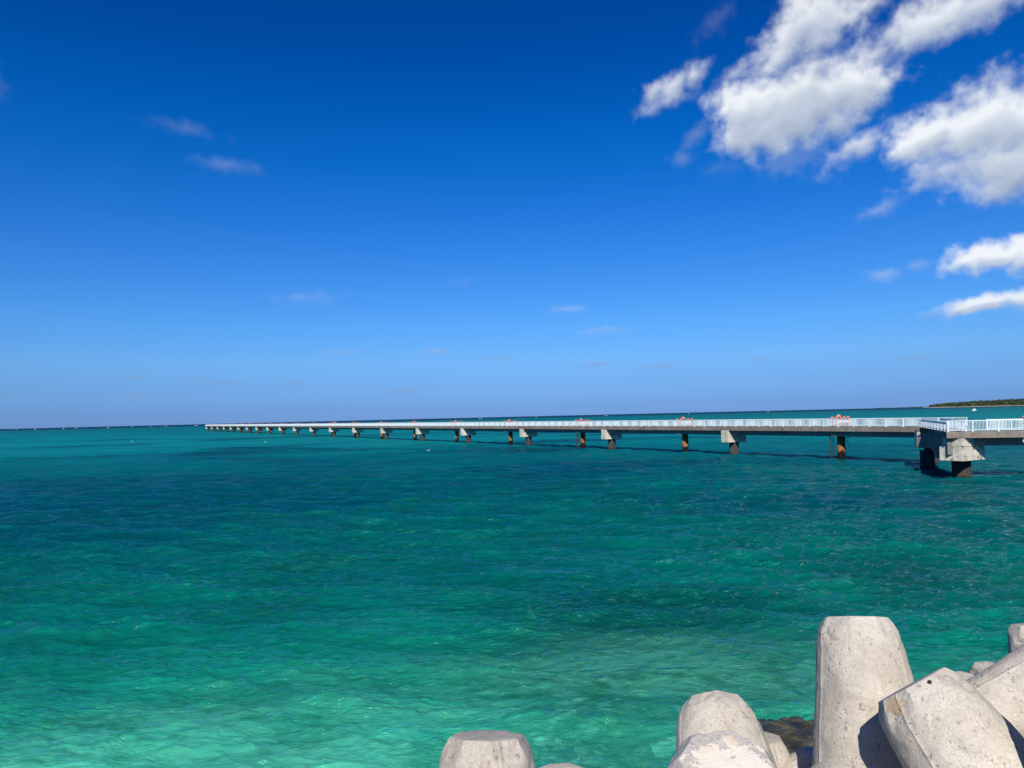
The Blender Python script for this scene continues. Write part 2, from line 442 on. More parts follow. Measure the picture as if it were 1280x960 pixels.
# ------------------------------------------------------------------ pier
PX, PY, PA = 34.51, 116.07, R(29.73)
BAY, Z_DECK, HW = 31.25, 4.45, 1.9
pier = empty('pier', (PX, PY, 0), PA)
tag(pier, 'long narrow concrete pier on dark piles with pale railings running out to sea', 'pier')
def to_world(x, y, z=0.0):
    return Vector((PX + x * math.cos(PA) - y * math.sin(PA), PY + x * math.sin(PA) + y * math.cos(PA), z))
def to_pier(wx, wy):
    dx, dy = wx - PX, wy - PY
    return dx * math.cos(PA) + dy * math.sin(PA), -dx * math.sin(PA) + dy * math.cos(PA)

def deck_mesh(length, hw=HW):
    b = MB()
    n = int(round(length / 2.232)); s = length / n
    b.box(-hw + .3, hw - .3, 0, length, Z_DECK - .32, Z_DECK - .06)
    for side in (-1, 1):
        for i in range(n):      # edge beam cast in short lengths with open joints
            x0, x1 = (-hw, -hw + .3) if side < 0 else (hw - .3, hw)
            j = 0.012
            b.box(x0, x1, i * s + j, (i + 1) * s - j, Z_DECK - .60, Z_DECK)
        x0, x1 = (-hw + .02, -hw + .28) if side < 0 else (hw - .28, hw - .02)
        b.box(x0, x1, 0.02, length - 0.02, Z_DECK - .585, Z_DECK - .012)
    return b.mesh('deck_span')
def girder_mesh(length):
    b = MB()
    for x in (-1.05, 1.05):
        b.box(x - .26, x + .26, .86, length - .86, Z_DECK - 1.30, Z_DECK - .322)
    b.box(-.79, .79, length / 2 - .2, length / 2 + .2, Z_DECK - 1.15, Z_DECK - .322)
    return b.mesh('girder')
def cap_mesh(lx, ly, z0, z1):
    b = MB()
    b.box(-lx / 2, lx / 2, -ly / 2, ly / 2, z0, z1)
    return b.mesh('pile_cap', 0.04)
def pile_mesh(r, z0, z1, seg=28):
    b = MB(); b.bar((0, 0, z0), (0, 0, z1), r, seg, smooth=True)
    return b.mesh('pile')
def rail_mesh(length, name='railing', step=2.232, h=1.05):
    """one straight length of railing along +Y, standing at x = 0"""
    b = MB()
    n = max(1, int(round(length / step))); s = length / n
    z = Z_DECK
    b.box(-.045, .045, 0, length, z + h - .07, z + h)
    b.box(-.022, .022, 0, length, z + .12, z + .17)
    for i in range(n + 1):
        y = min(max(i * s, .04), length - .04)
        b.box(-.052, .052, y - .04, y + .04, z + .001, z + h - .073)
        b.box(-.10, .10, y - .09, y + .09, z + .001, z + .03)
    m = int(length / .115)
    for i in range(1, m):
        y = i * length / m
        if abs((y / s) - round(y / s)) * s < .06: continue
        b.box(-.012, .012, y - .016, y + .016, z + .171, z + h - .071)
    return b.mesh(name)

m_deck, m_gird, m_rail = deck_mesh(BAY), girder_mesh(BAY), rail_mesh(BAY)
m_cap = cap_mesh(2 * HW + .05, 1.57, 1.98, Z_DECK - .604)
m_pile = pile_mesh(.72, -4.5, 1.979)
m_mid = pile_mesh(.51, -4.5, Z_DECK - 1.302, 22)
m_midcap = cap_mesh(2.9, .9, Z_DECK - 1.30, Z_DECK - .70)
K_END = 19
def child(name, me, mat, loc, rz=0.0, parent=pier):
    o = link(name, me, mat, parent); o.location = loc; o.rotation_euler = (0, 0, rz)
    return o
for k in range(-1, K_END):
    y = k * BAY
    child('deck_span', m_deck, M_DECK, (0, y, 0))
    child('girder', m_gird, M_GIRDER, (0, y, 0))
    for sx_ in (-1, 1): child('railing', m_rail, M_RAIL, (sx_ * (HW - .10), y, 0))
tail = 3.4     # short stub past the last pile at either end
m_dt, m_rt = deck_mesh(tail), rail_mesh(tail)
for y0 in (-BAY - tail, K_END * BAY):
    child('deck_span', m_dt, M_DECK, (0, y0, 0))
    for sx_ in (-1, 1):
        if y0 < 0 and sx_ < 0: continue
        child('railing', m_rt, M_RAIL, (sx_ * (HW - .10), y0, 0))
child('railing', rail_mesh(2 * HW - .42, step=1.7), M_RAIL, (HW - .21, K_END * BAY + tail - .08, 0), R(90))
for k in range(-1, K_END + 1):
    child('pile_cap', m_cap, M_CAP, (0, k * BAY, 0))
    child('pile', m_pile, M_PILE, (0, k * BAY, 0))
mids = [-.61 + .959 * n for n in range(20)]
for n, km in enumerate(mids):
    if abs(km - round(km)) < .045: continue
    o = child('pile', m_mid, M_RUST, (0, km * BAY, 0))
    o['label'] = 'slim rusty steel pile'
    child('pile_cap', m_midcap, M_GIRDER, (0, km * BAY, 0))
def ladder_mesh():
    b = MB()
    for y in (-.2, .2): b.bar((0, y, -.6), (0, y, Z_DECK - .7), .055, 6)
    z = -.4
    while z < Z_DECK - .8:
        b.bar((0, -.2, z), (0, .2, z), .035, 6); z += .32
    for z in (.6, 2.6): b.bar((0, .2, z), (.45, .9, z), .03, 6)
    return b.mesh('ladder')
m_lad = ladder_mesh()
for n in (0, 2): child('ladder', m_lad, M_DARKM, (-.9, mids[n] * BAY + .75, 0), R(60))
b = MB(); b.bar((0, 0, 2.75), (.1, -1.3, 3.05), .05, 6); b.bar((.05, -.5, 2.85), (.1, -1.15, 2.2), .04, 6)
child('bracket', b.mesh('bracket'), M_DARKM, (-.45, mids[0] * BAY - .3, 0))

# ------------------------------------------------------------------ approach lights on the pier
def light_bar(label, loc, rz):
    root = empty('approach_light', loc, rz)
    tag(root, label, 'approach light', 'orange approach light bars along the pier')
    return root
lamp_b = MB()
lamp_b.bar((0, -.10, 0), (0, .12, .02), .16, 14, .175, True)
lamp_b.bar((0, -.19, -.01), (0, -.10, 0), .07, 12, .135, True)
lamp_b.bar((0, 0, -.17), (0, 0, -.11), .05, 8)
lamp_me = lamp_b.mesh('lamp')
lens_b = MB(); lens_b.bar((0, .121, .02), (0, .15, .024), .13, 14, .09, True); lens_me = lens_b.mesh('lens')
post_b = MB(); post_b.bar((0, 0, .002), (0, 0, 1.05), .068, 8, smooth=True); post_b.box(-.1, .1, -.1, .1, .002, .03); post_me = post_b.mesh('post')
bar_b = MB(); bar_b.box(-1.72, 1.72, -.045, .045, .66, .76); bar_b.box(-1.72, 1.72, -.03, .03, .28, .34); bar_me = bar_b.mesh('crossbar')
box_b = MB(); box_b.box(-.2, .2, -.13, .13, .76, 1.02); box_me = box_b.mesh('control_box', .015)
fl_b = MB(); fl_b.bar((0, 0, 1.02), (0, 0, 1.28), .06, 8, smooth=True)
fl_me = fl_b.mesh('flasher_post')
fh_b = MB(); fh_b.bar((0, -.16, 1.42), (0, .16, 1.42), .22, 16, .25, True); fh_b.bar((0, -.28, 1.42), (0, -.16, 1.42), .12, 12, .22, True); fh_b.box(-.1, .1, -.1, .1, 1.18, 1.3); fh_me = fh_b.mesh('flasher')
LIGHT_WHERE = ['nearest whole one, above the ladder', 'second whole one from the bend', 'third whole one from the bend']
ORD = ['fourth', 'fifth', 'sixth', 'seventh', 'eighth', 'ninth', 'tenth', 'eleventh', 'twelfth', 'thirteenth', 'fourteenth', 'fifteenth', 'sixteenth',
       'seventeenth', 'eighteenth', 'nineteenth', 'twentieth']
first_light = None
def copy_tree(o, parent=None):
    c = o.copy(); col.objects.link(c); c.parent = parent
    for ch in list(o.children): copy_tree(ch, c)
    return c
def make_light(loc, rz, label):
    root = light_bar(label, loc, rz)
    for i in range(5):
        x = -1.64 + .82 * i
        p_ = link('post', post_me, M_PINK, root); p_.location = (x, 0, 0)
        l_ = link('lamp', lamp_me, M_PINK, root); l_.location = (x, 0, 1.22)
        e_ = link('lens', lens_me, M_LENS, l_)
    link('crossbar', bar_me, M_PINK, root)
    for x in (-.82, .0, .82):
        c_ = link('control_box', box_me, M_WHITEP, root); c_.location = (x + .2, -.19, -.18)
    f_ = link('flasher_post', fl_me, M_PINK, root); f_.location = (-.3, 0, 0)
    f2_ = link('flasher', fh_me, M_PINK, root); f2_.location = (-.3, 0, 0)
    return root
for n, km in enumerate(mids):
    w = to_world(0, km * BAY, Z_DECK - .058)
    lab = 'orange light bar on the pier deck, ' + (LIGHT_WHERE[n] if n < 3 else ORD[n - 3] + ' whole one from the bend')
    if n == 0:
        first_light = make_light(w, PA, lab)
    else:
        c_ = copy_tree(first_light); c_.location = w; c_['label'] = lab

# ------------------------------------------------------------------ landing platform at the near end
A_, B_ = Vector((47.75, 87.1)), Vector((40.53, 69.36))
dBC = Vector((.955, -.297)); 
plat = empty('landing_platform', (B_.x, B_.y, 0))
tag(plat, 'concrete access platform turning off the near end of the pier, with railings', 'platform')
def rel(v): return Vector((v[0] - B_.x, v[1] - B_.y))
a_ = rel(A_); dAB = a_.normalized(); nAB = Vector((dAB.y, -dAB.x))     # to the right of A-B
LAB = a_.length; LBC = 46.0; WBC, WAB = 4.2, 2.1
nBC = Vector((-dBC.y, dBC.x))
def slab(poly, z0, z1, name, mat, bev=0.02):
    b = MB(); b.prism([(p.x, p.y) for p in poly], z0, z1); return b.build(name, mat, plat, bev)
o0 = Vector((0, 0))
c_end = dBC * LBC
slab([o0, c_end, c_end + nBC * WBC, nBC * WBC * .995 + dBC * .2], Z_DECK - .60, Z_DECK - .06, 'deck', M_DECK)
slab([o0 + dAB * .02 - nBC * .012 , c_end - nBC * .012, c_end + nBC * .30, nBC * .30], Z_DECK - .604, Z_DECK, 'edge_beam', M_DECK)
pA = dAB * 4.3
slab([pA, pA + nAB * WAB, a_ + nAB * WAB + dAB * 1.0, a_ + dAB * .0], Z_DECK - .62, Z_DECK - .064, 'walkway', M_DECK)
slab([dAB * .32, dAB * .32 + nAB * .28, a_ + nAB * .28, a_], Z_DECK - .63, Z_DECK - .004, 'edge_beam', M_DECK)
# girders
def beam(p0, p1, off, w, z0, z1, name='girder', mat=M_GIRDER):
    d = (p1 - p0).normalized(); n_ = Vector((-d.y, d.x))
    q = [p0 + n_ * off, p1 + n_ * off, p1 + n_ * (off + w), p0 + n_ * (off + w)]
    return slab(q, z0, z1, name, mat)
beam(dBC * 1.8, c_end, 1.15, .5, Z_DECK - 1.36, Z_DECK - .608)
beam(dBC * 1.8, c_end, 3.0, .5, Z_DECK - 1.36, Z_DECK - .608)
beam(dAB * .5, a_ - dAB * .05, -.52, .45, Z_DECK - 2.15, Z_DECK - .634)
beam(dAB * 3.6, a_ - dAB * .6, -1.9, .5, Z_DECK - 2.0, Z_DECK - .66)
b = MB(); b.bar((12.2, -3.3, Z_DECK - .62), (12.2, -3.3, Z_DECK - 1.05), .09, 8); 
sp = b.build('drain_pipe', M_CAP, plat)
sp.location = (dBC.x * 6.3 - 12.2 + nBC.x * .35, dBC.y * 6.3 + 3.3 + nBC.y * .35, 0)
# railings
def rail_between(p0, p1, h=1.05, step=2.1):
    d = p1 - p0
    o = link('railing', rail_mesh(d.length, 'railing', step, h), M_RAIL, plat)
    o.location = (p0.x, p0.y, 0); o.rotation_euler = (0, 0, math.atan2(-d.x, d.y))
    return o
rail_between(nBC * .14 + dBC * .12, c_end + nBC * .14)
rail_between(nBC * (WBC - .12) + dBC * 4.4, c_end + nBC * (WBC - .12))
rail_between(dAB * .55 + nAB * .16, a_ + nAB * .16 - dAB * .1, .92, 2.0)
rail_between(dAB * .9 + nAB * 1.72, a_ + nAB * 1.72 - dAB * 3.2, 1.05, 2.0)
# supports: front pile with a stepped cap, rear pile with its own
fp = rel(Vector((42.93, 71.3)))
o = link('pile', pile_mesh(.82, -4.5, 1.70), M_PILE, plat); o.location = (fp.x, fp.y, 0)
rp = rel(Vector((46.0, 82.6)))
o = link('pile', pile_mesh(.74, -4.5, 2.0), M_PILE, plat); o.location = (rp.x, rp.y, 0)
def rbox(name, cx, cy, lx, ly, z0, z1, ang, mat):
    b = MB(); b.box(-lx / 2, lx / 2, -ly / 2, ly / 2, z0, z1)
    o = b.build(name, mat, plat, .03); o.location = (cx, cy, 0); o.rotation_euler = (0, 0, ang)
    return o
rbox('pile_cap', fp.x - .20, fp.y - .55, 3.7, 2.2, 1.70, 3.05, PA, M_CAP)
q = fp - Vector((.80, 1.02))
rbox('pile_cap', q.x + .1, q.y - .05, 2.35, 1.9, 3.052, Z_DECK - .625, PA, M_CAP)
q = rel(Vector((43.25, 73.7)))
rbox('pile_cap', q.x, q.y, 2.2, 1.6, 1.75, 3.0, PA, M_GIRDER)
rbox('pile_cap', rp.x + .5, rp.y, 1.7, 2.4, 2.3, Z_DECK - 1.0, PA, M_GIRDER)
for d_ in (17.0, 36.0):
    q = dBC * d_ + nBC * (WBC / 2)
    o = link('pile', pile_mesh(.74, -4.5, 2.0), M_PILE, plat); o.location = (q.x, q.y, 0)
    rbox('pile_cap', q.x, q.y, 1.6, WBC, 2.0, Z_DECK - 1.362, math.atan2(dBC.y, dBC.x), M_CAP)
q = B_ + dBC * 8.6 + nBC * 2.0
c_ = copy_tree(first_light); c_.location = (q.x, q.y, Z_DECK - .058); c_.rotation_euler = (0, 0, math.atan2(dBC.y, dBC.x))
c_['label'] = 'orange approach light bar cut by the right edge, standing on the platform deck'

# ------------------------------------------------------------------ sea floor and shore
def fbm(x, y, s, seed=0.0):
    return mnoise.fractal(Vector((x * s + seed, y * s - seed * .7, seed)), .9, 2.1, 5)
def depth_at(x, y):
    """water depth below mean level (positive down)"""
    base = (y - 12.2) * .34 if y < 17 else 1.63 + (y - 17) * .11
    base = min(base, 4.5)
    base -= .55 * math.exp(-((x - 3.4) / 5.0) ** 2 - ((y - 20.8) / 3.8) ** 2)
    return base + .35 * fbm(x, y, .22, 3.1) * min(1, max(0, (y - 11) / 4))
def sand_material():
    m, t, o = material('sea_floor_sand')
    c = t.n('ShaderNodeNewGeometry').outputs['Position']
    n1 = t.noise(c, .35, 6, .62, .6).outputs[0]; n2 = t.noise(c, 1.6, 6, .7).outputs[0]
    v = t.math('ADD', t.math('MULTIPLY', n1, .6), t.math('MULTIPLY', n2, .4))
    base = t.ramp(v, [(.36, (.10, .10, .06)), (.44, (.30, .28, .20)), (.50, (.68, .65, .54)), (.7, (.80, .78, .68))])
    mv = t.mapping(t.vmath('MULTIPLY', c, (1, 1, 0)).outputs[0], loc=(3.6, 20.4, 0), scale=(7.5, 6.0, 1), typ='TEXTURE')
    mm = t.math('ADD', t.vmath('LENGTH', mv).outputs['Value'], t.math('MULTIPLY', t.math('SUBTRACT', n1, .5), 2.0))
    reef = t.math('MULTIPLY', t.step(mm, .55, 1.0, 1.0, 0.0), t.step(t.noise(c, 1.1, 7, .7, .5).outputs[0], .38, .52))
    base = t.mix(reef, base, t.ramp(n2, [(.4, (.035, .032, .018)), (.6, (.13, .105, .06))]))
    b = t.n('ShaderNodeBsdfDiffuse', {'Color': base}); t.put(o.inputs[0], b.outputs[0])
    return m
def rubble_material():
    m, t, o = material('shore_rubble')
    c = t.n('ShaderNodeNewGeometry').outputs['Position']
    n1 = t.noise(c, 1.2, 7, .7, .4).outputs[0]
    base = t.ramp(n1, [(.35, (.06, .055, .045)), (.55, (.19, .175, .15)), (.75, (.34, .32, .28))])
    bp = t.n('ShaderNodeBump', {'Strength': .9, 'Distance': .2, 'Height': n1})
    b = t.n('ShaderNodeBsdfPrincipled', {'Base Color': base, 'Roughness': .95, 'Normal': bp.outputs[0]}); t.put(o.inputs[0], b.outputs[0])
    return m
def grid_mesh(name, xs, ys, fz, smooth=True):
    vs = [(x, y, fz(x, y)) for y in ys for x in xs]
    nx = len(xs)
    fs = [(j * nx + i, j * nx + i + 1, (j + 1) * nx + i + 1, (j + 1) * nx + i) for j in range(len(ys) - 1) for i in range(nx - 1)]
    me = bpy.data.meshes.new(name); me.from_pydata(vs, [], fs)
    me.polygons.foreach_set('use_smooth', [smooth] * len(fs)); me.update()
    return me
def lin(a, b, n): return [a + (b - a) * i / (n - 1) for i in range(n)]
sb = link('seabed', grid_mesh('seabed', lin(-60, 70, 220), lin(10.5, 90, 180), lambda x, y: -depth_at(x, y)), sand_material())
tag(sb, kind='structure')
def shore_z(x, y):
    z = 4.3 if y < 1.5 else 4.3 - (y - 1.5) * .55
    return z + .35 * fbm(x, y, .7, 8.0) - (.0 if y < 1.5 else .3)
sh = link('shore_slope', grid_mesh('shore_slope', lin(-60, 70, 160), lin(-14, 11.6, 60), shore_z), rubble_material())
tag(sh, kind='structure')

# ------------------------------------------------------------------ water
def wave_set():
    rs = np.random.RandomState(11)
    W = []
    main = R(-104)               # travel direction, towards the shore and a little to the left
    for i in range(84):
        lam = 0.26 * (8.0 / 0.26) ** (rs.rand() ** 1.15)
        th = main + rs.normal() * (.38 if lam > 1.5 else .60)
        slope = .064 if lam < 1.1 else .064 * (1.1 / lam) ** .62
        W.append((2 * math.pi / lam, th, slope * lam / (2 * math.pi) * (.7 + .6 * rs.rand()), rs.rand() * 6.283, lam))
    return W
def build_sea():
    # rings round the viewing point: fine near, coarse far out
    r = [5.0]
    while r[-1] < 4660:
        x = r[-1]
        g = .0034 if x < 90 else (.006 if x < 220 else (.014 if x < 600 else .06))
        if x < 9: g = .01
        r.append(x * (1 + g))
    r[-1] = 4660.0
    r = np.array(r); na = 620
    # denser angular columns inside the view, coarser to the sides
    th = np.concatenate([np.linspace(-80, -42, 50, endpoint=False), np.linspace(-42, 42, na), np.linspace(42, 80, 51)[1:]])
    th = np.radians(th)
    Rg, Th = np.meshgrid(r, th, indexing='ij')
    X, Y = Rg * np.sin(Th), Rg * np.cos(Th)
    sp = np.maximum(np.gradient(r)[:, None] * np.ones_like(Th), 0)
    sp = np.maximum(sp, Rg * np.gradient(th)[None, :])
    Z = np.zeros_like(X); DX = np.zeros_like(X); DY = np.zeros_like(X)
    # slow gusts modulate the chop
    gust = 1.0 + .28 * np.sin(X * .11 + 1.3 + .6 * np.sin(Y * .07)) * np.sin(Y * .13 + .4) + .18 * np.sin(X * .31 - Y * .23)
    for k, t_, a, ph, lam in wave_set():
        c, s = math.cos(t_), math.sin(t_)
        fade = np.clip((lam / sp - 2.2) / 2.5, 0, 1)
        if lam < 2: am = a * fade * gust
        else: am = a * fade
        q = k * (c * X + s * Y) + ph
        Z += am * np.cos(q)
        sn = am * np.sin(q) * .85
        DX -= c * sn; DY -= s * sn
    near = np.interp(Rg, [6, 14, 28, 55], [.35, .62, 1.0, 1.25])
    Z *= near * 1.2; DX *= 1.15; DY *= 1.15
    X2, Y2 = X + DX * near, Y + DY * near
    nr, nt = X.shape
    verts = np.stack([X2, Y2, Z], -1).reshape(-1, 3)
    idx = np.arange(nr * nt).reshape(nr, nt)
    quads = np.stack([idx[:-1, :-1], idx[:-1, 1:], idx[1:, 1:], idx[1:, :-1]], -1).reshape(-1, 4)
    me = bpy.data.meshes.new('sea')
    me.vertices.add(len(verts)); me.vertices.foreach_set('co', verts.astype(np.float32).ravel())
    me.loops.add(quads.size); me.loops.foreach_set('vertex_index', quads.astype(np.int32).ravel())
    me.polygons.add(len(quads)); me.polygons.foreach_set('loop_start', np.arange(0, quads.size, 4, dtype=np.int32))
    me.polygons.foreach_set('use_smooth', np.ones(len(quads), dtype=bool))
    me.update(calc_edges=True)
    # depth and height attributes
    dep = np.full(nr * nt, 4.5, dtype=np.float32)
    nearm = np.where((verts[:, 1] < 75) & (np.abs(verts[:, 0]) < 60))[0]
    # sample the depth on a coarse lattice
    gx, gy = np.linspace(-62, 62, 125), np.linspace(0, 76, 96)
    G = np.array([[depth_at(x, y) for x in gx] for y in gy])
    fx = (verts[nearm, 0] + 62) / 124 * 124; fy = verts[nearm, 1] / 76 * 95
    ix = np.clip(fx.astype(int), 0, 123); iy = np.clip(fy.astype(int), 0, 94)
    ux, uy = fx - ix, fy - iy
    dep[nearm] = (G[iy, ix] * (1 - ux) * (1 - uy) + G[iy, ix + 1] * ux * (1 - uy) + G[iy + 1, ix] * (1 - ux) * uy + G[iy + 1, ix + 1] * ux * uy)
    at = me.attributes.new('depth', 'FLOAT', 'POINT'); at.data.foreach_set('value', dep)
    at = me.attributes.new('crest', 'FLOAT', 'POINT'); at.data.foreach_set('value', verts[:, 2].astype(np.float32))
    return me
def water_material():
    m, t, o = material('sea_water')
    geo = t.n('ShaderNodeNewGeometry')
    pos = geo.outputs['Position']
    s = t.n('ShaderNodeSeparateXYZ', {0: pos})
    x, y = s.outputs[0], s.outputs[1]
    dep = t.n('ShaderNodeAttribute', attribute_name='depth').outputs['Fac']
    crest = t.n('ShaderNodeAttribute', attribute_name='crest').outputs['Fac']
    flat = t.n('ShaderNodeCombineXYZ', {0: x, 1: y, 2: 0.0}).outputs[0]
    # distance out from the shore, its outline made wavy by the reef patches
    wob = t.noise(flat, .05, 4, .55).outputs[0]
    yy = t.math('MULTIPLY', t.math('MAXIMUM', t.math('ADD', y, t.math('MULTIPLY', t.math('ABSOLUTE', x), .12)), 5.0), t.math('ADD', .78, t.math('MULTIPLY', wob, .44)))
    lg = t.math('DIVIDE', t.math('LOGARITHM', yy, 10.0), 4.0)           # 10 m -> .25, 100 m -> .5, 1000 m -> .75
    base = t.ramp(lg, [(.280, (.055, .56, .36)), (.298, (.036, .46, .30)), (.320, (.008, .24, .155)), (.345, (.002, .150, .105)), (.370, (.0008, .120, .092)),
                       (.415, (.0003, .095, .084)), (.45, (.0002, .086, .088)), (.49, (.0002, .084, .100)), (.535, (.0002, .110, .134)), (.585, (.0002, .180, .192)),
                       (.65, (.0002, .190, .200)), (.74, (.0002, .140, .160)), (.800, (.0002, .120, .130)), (.822, (.0005, .020, .060)), (1.0, (.0005, .016, .055))])
    # dark reef and weed patches at several sizes
    p1 = t.noise(t.mapping(flat, rot=(0, 0, .25), scale=(.6, 1, 1)), .021, 4, .6, .8).outputs[0]
    p2 = t.noise(t.mapping(flat, scale=(.7, 1, 1)), .11, 5, .62, .6).outputs[0]
    far = t.step(y, 18, 45)
    d1 = t.math('MULTIPLY', t.math('MULTIPLY', t.step(p1, .47, .66), far), t.step(y, 260, 500, .85, .35))
    base = t.mix(d1, base, rgb(.0005, .040, .075))
    for (cx_, cy_, rx_, ry_, k_) in ((-46, 68, 46, 42, .62), (3.6, 21.0, 7.5, 4.6, .62), (4.6, 26.5, 7.5, 4.2, .62), (16, 31, 5, 5, .5), (20.5, 24.5, 3, 3.5, .5), (-9, 32, 4, 3, .4)):
        qv = t.mapping(flat, loc=(cx_, cy_, 0), scale=(rx_, ry_, 1), typ='TEXTURE')
        qd = t.math('ADD', t.vmath('LENGTH', qv).outputs['Value'], t.math('MULTIPLY', t.math('SUBTRACT', p2, .5), 1.6))
        base = t.mix(t.step(qd, .45, 1.05, k_, 0.0), base, rgb(.014, .110, .075) if 20 < cy_ < 22 else rgb(.0008, .052, .047) if cy_ < 50 else rgb(.0003, .040, .072))
    d2 = t.math('MULTIPLY', t.step(p2, .48, .68), t.step(y, 60, 140, .42, .15))
    base = t.mix(d2, base, rgb(.004, .050, .045))
    p3 = t.noise(flat, .16, 5, .62, .4).outputs[0]
    br = t.math('MULTIPLY', t.step(p3, .52, .70), t.step(y, 20, 60, .16, .06))
    base = t.mix(br, base, rgb(.014, .28, .175))
    # light let through the tops of the waves
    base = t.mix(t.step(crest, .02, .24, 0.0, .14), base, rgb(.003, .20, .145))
    base = t.mix(t.step(crest, -.22, -.02, .22, 0.0), base, rgb(.0005, .05, .06))  # wave troughs shaded darker in the water colour
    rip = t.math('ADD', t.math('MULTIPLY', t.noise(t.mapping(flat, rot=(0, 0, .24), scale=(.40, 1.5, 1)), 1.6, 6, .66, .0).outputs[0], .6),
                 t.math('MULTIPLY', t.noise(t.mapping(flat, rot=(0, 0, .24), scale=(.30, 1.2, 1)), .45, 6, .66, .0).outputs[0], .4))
    base = t.vmath('SCALE', base, scale=t.step(rip, .40, .62, .86, 1.12)).outputs[0]  # light and dark of the ripples put into the water colour
    # foam: breakers on the reef edge far out and a few small whitecaps
    fo = t.noise(t.mapping(flat, scale=(.5, 1.6, 1)), .045, 4, .6).outputs[0]
    reef = t.math('MULTIPLY', t.step(lg, .800, .812), t.step(lg, .818, .832, 1.0, 0.0))
    foam = t.math('MULTIPLY', t.step(fo, .645, .67), reef)
    wc = t.noise(t.mapping(flat, scale=(.8, 2.2, 1)), .5, 6, .72).outputs[0]
    foam2 = t.math('MULTIPLY', t.step(wc, .735, .76), t.step(crest, .03, .10))
    foam = t.math('MAXIMUM', foam, foam2)
    base = t.mix(foam, base, rgb(.75, .79, .80))
    # ripples too small for the mesh
    def ridged(rot, sc, freq, det=4, rough=.55, dist=.35):
        """long crested wavelets with sharp tops"""
        n_ = t.noise(t.mapping(flat, rot=(0, 0, rot), scale=sc), freq, det, rough, dist).outputs[0]
        r_ = t.math('SUBTRACT', 1.0, t.math('MULTIPLY', t.math('ABSOLUTE', t.math('SUBTRACT', n_, .5)), 3.6), clamp=True)
        return t.math('POWER', r_, 1.6)
    w1 = ridged(.28, (.50, 1.5, 1), 1.9)          # about 0.4 m
    w2 = ridged(.20, (.45, 1.3, 1), .62)          # about 1.2 m
    w3 = ridged(.24, (.45, 1.3, 1), .20, 6)       # about 4 m, for the far water
    b1 = t.noise(t.mapping(flat, rot=(0, 0, .3), scale=(.8, 1.8, 1)), 4.2, 4, .60).outputs[0]
    h = t.math('MULTIPLY', w1, t.step(y, 25, 80, .085, .025))
    h = t.math('ADD', h, t.math('MULTIPLY', w2, t.step(y, 12, 60, .12, .18)))
    h = t.math('ADD', h, t.math('MULTIPLY', w3, t.step(y, 50, 160, 0.0, .50)))
    h = t.math('ADD', h, t.math('MULTIPLY', b1, t.step(y, 25, 70, .05, 0.0)))
    gust = t.step(t.noise(t.mapping(flat, rot=(0, 0, .2), scale=(.6, 1.3, 1)), .055, 4, .6, .4).outputs[0], .36, .64, .35, 1.0)
    h = t.math('MULTIPLY', h, gust)
    bp = t.n('ShaderNodeBump', {'Strength': 1.0, 'Distance': 1.0, 'Height': h})
    soft = t.vmath('NORMALIZE', t.vmath('ADD', t.vmath('SCALE', bp.outputs[0], scale=.60).outputs[0], (0.0, 0.0, .40)).outputs[0]).outputs[0]
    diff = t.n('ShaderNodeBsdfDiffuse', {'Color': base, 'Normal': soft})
    trans = t.n('ShaderNodeBsdfTransparent', {'Color': rgb(.47, .98, .86)})
    clear = t.math('MULTIPLY', t.step(dep, .1, 2.15, .90, 0.0, False), t.math('SUBTRACT', 1.0, foam))
    clear = t.math('MAXIMUM', clear, geo.outputs['Backfacing'])        # the back of a wave seen through its front
    body = t.n('ShaderNodeMixShader', {0: clear, 1: diff.outputs[0], 2: trans.outputs[0]})
    fres = t.n('ShaderNodeFresnel', {'IOR': 1.33, 'Normal': bp.outputs[0]})
    fr = t.math('MULTIPLY', t.math('MINIMUM', fres.outputs[0], .55), t.math('SUBTRACT', t.step(y, 18, 120, .92, .27), t.math('MULTIPLY', foam, .3)))
    gl = t.n('ShaderNodeBsdfGlossy', {'Color': rgb(.62, 1.0, .88), 'Roughness': t.step(y, 50, 260, .075, .18), 'Normal': bp.outputs[0]})
    sh_ = t.n('ShaderNodeMixShader', {0: fr, 1: body.outputs[0], 2: gl.outputs[0]})
    t.put(o.inputs[0], sh_.outputs[0])
    return m
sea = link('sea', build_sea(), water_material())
tag(sea, kind='structure')

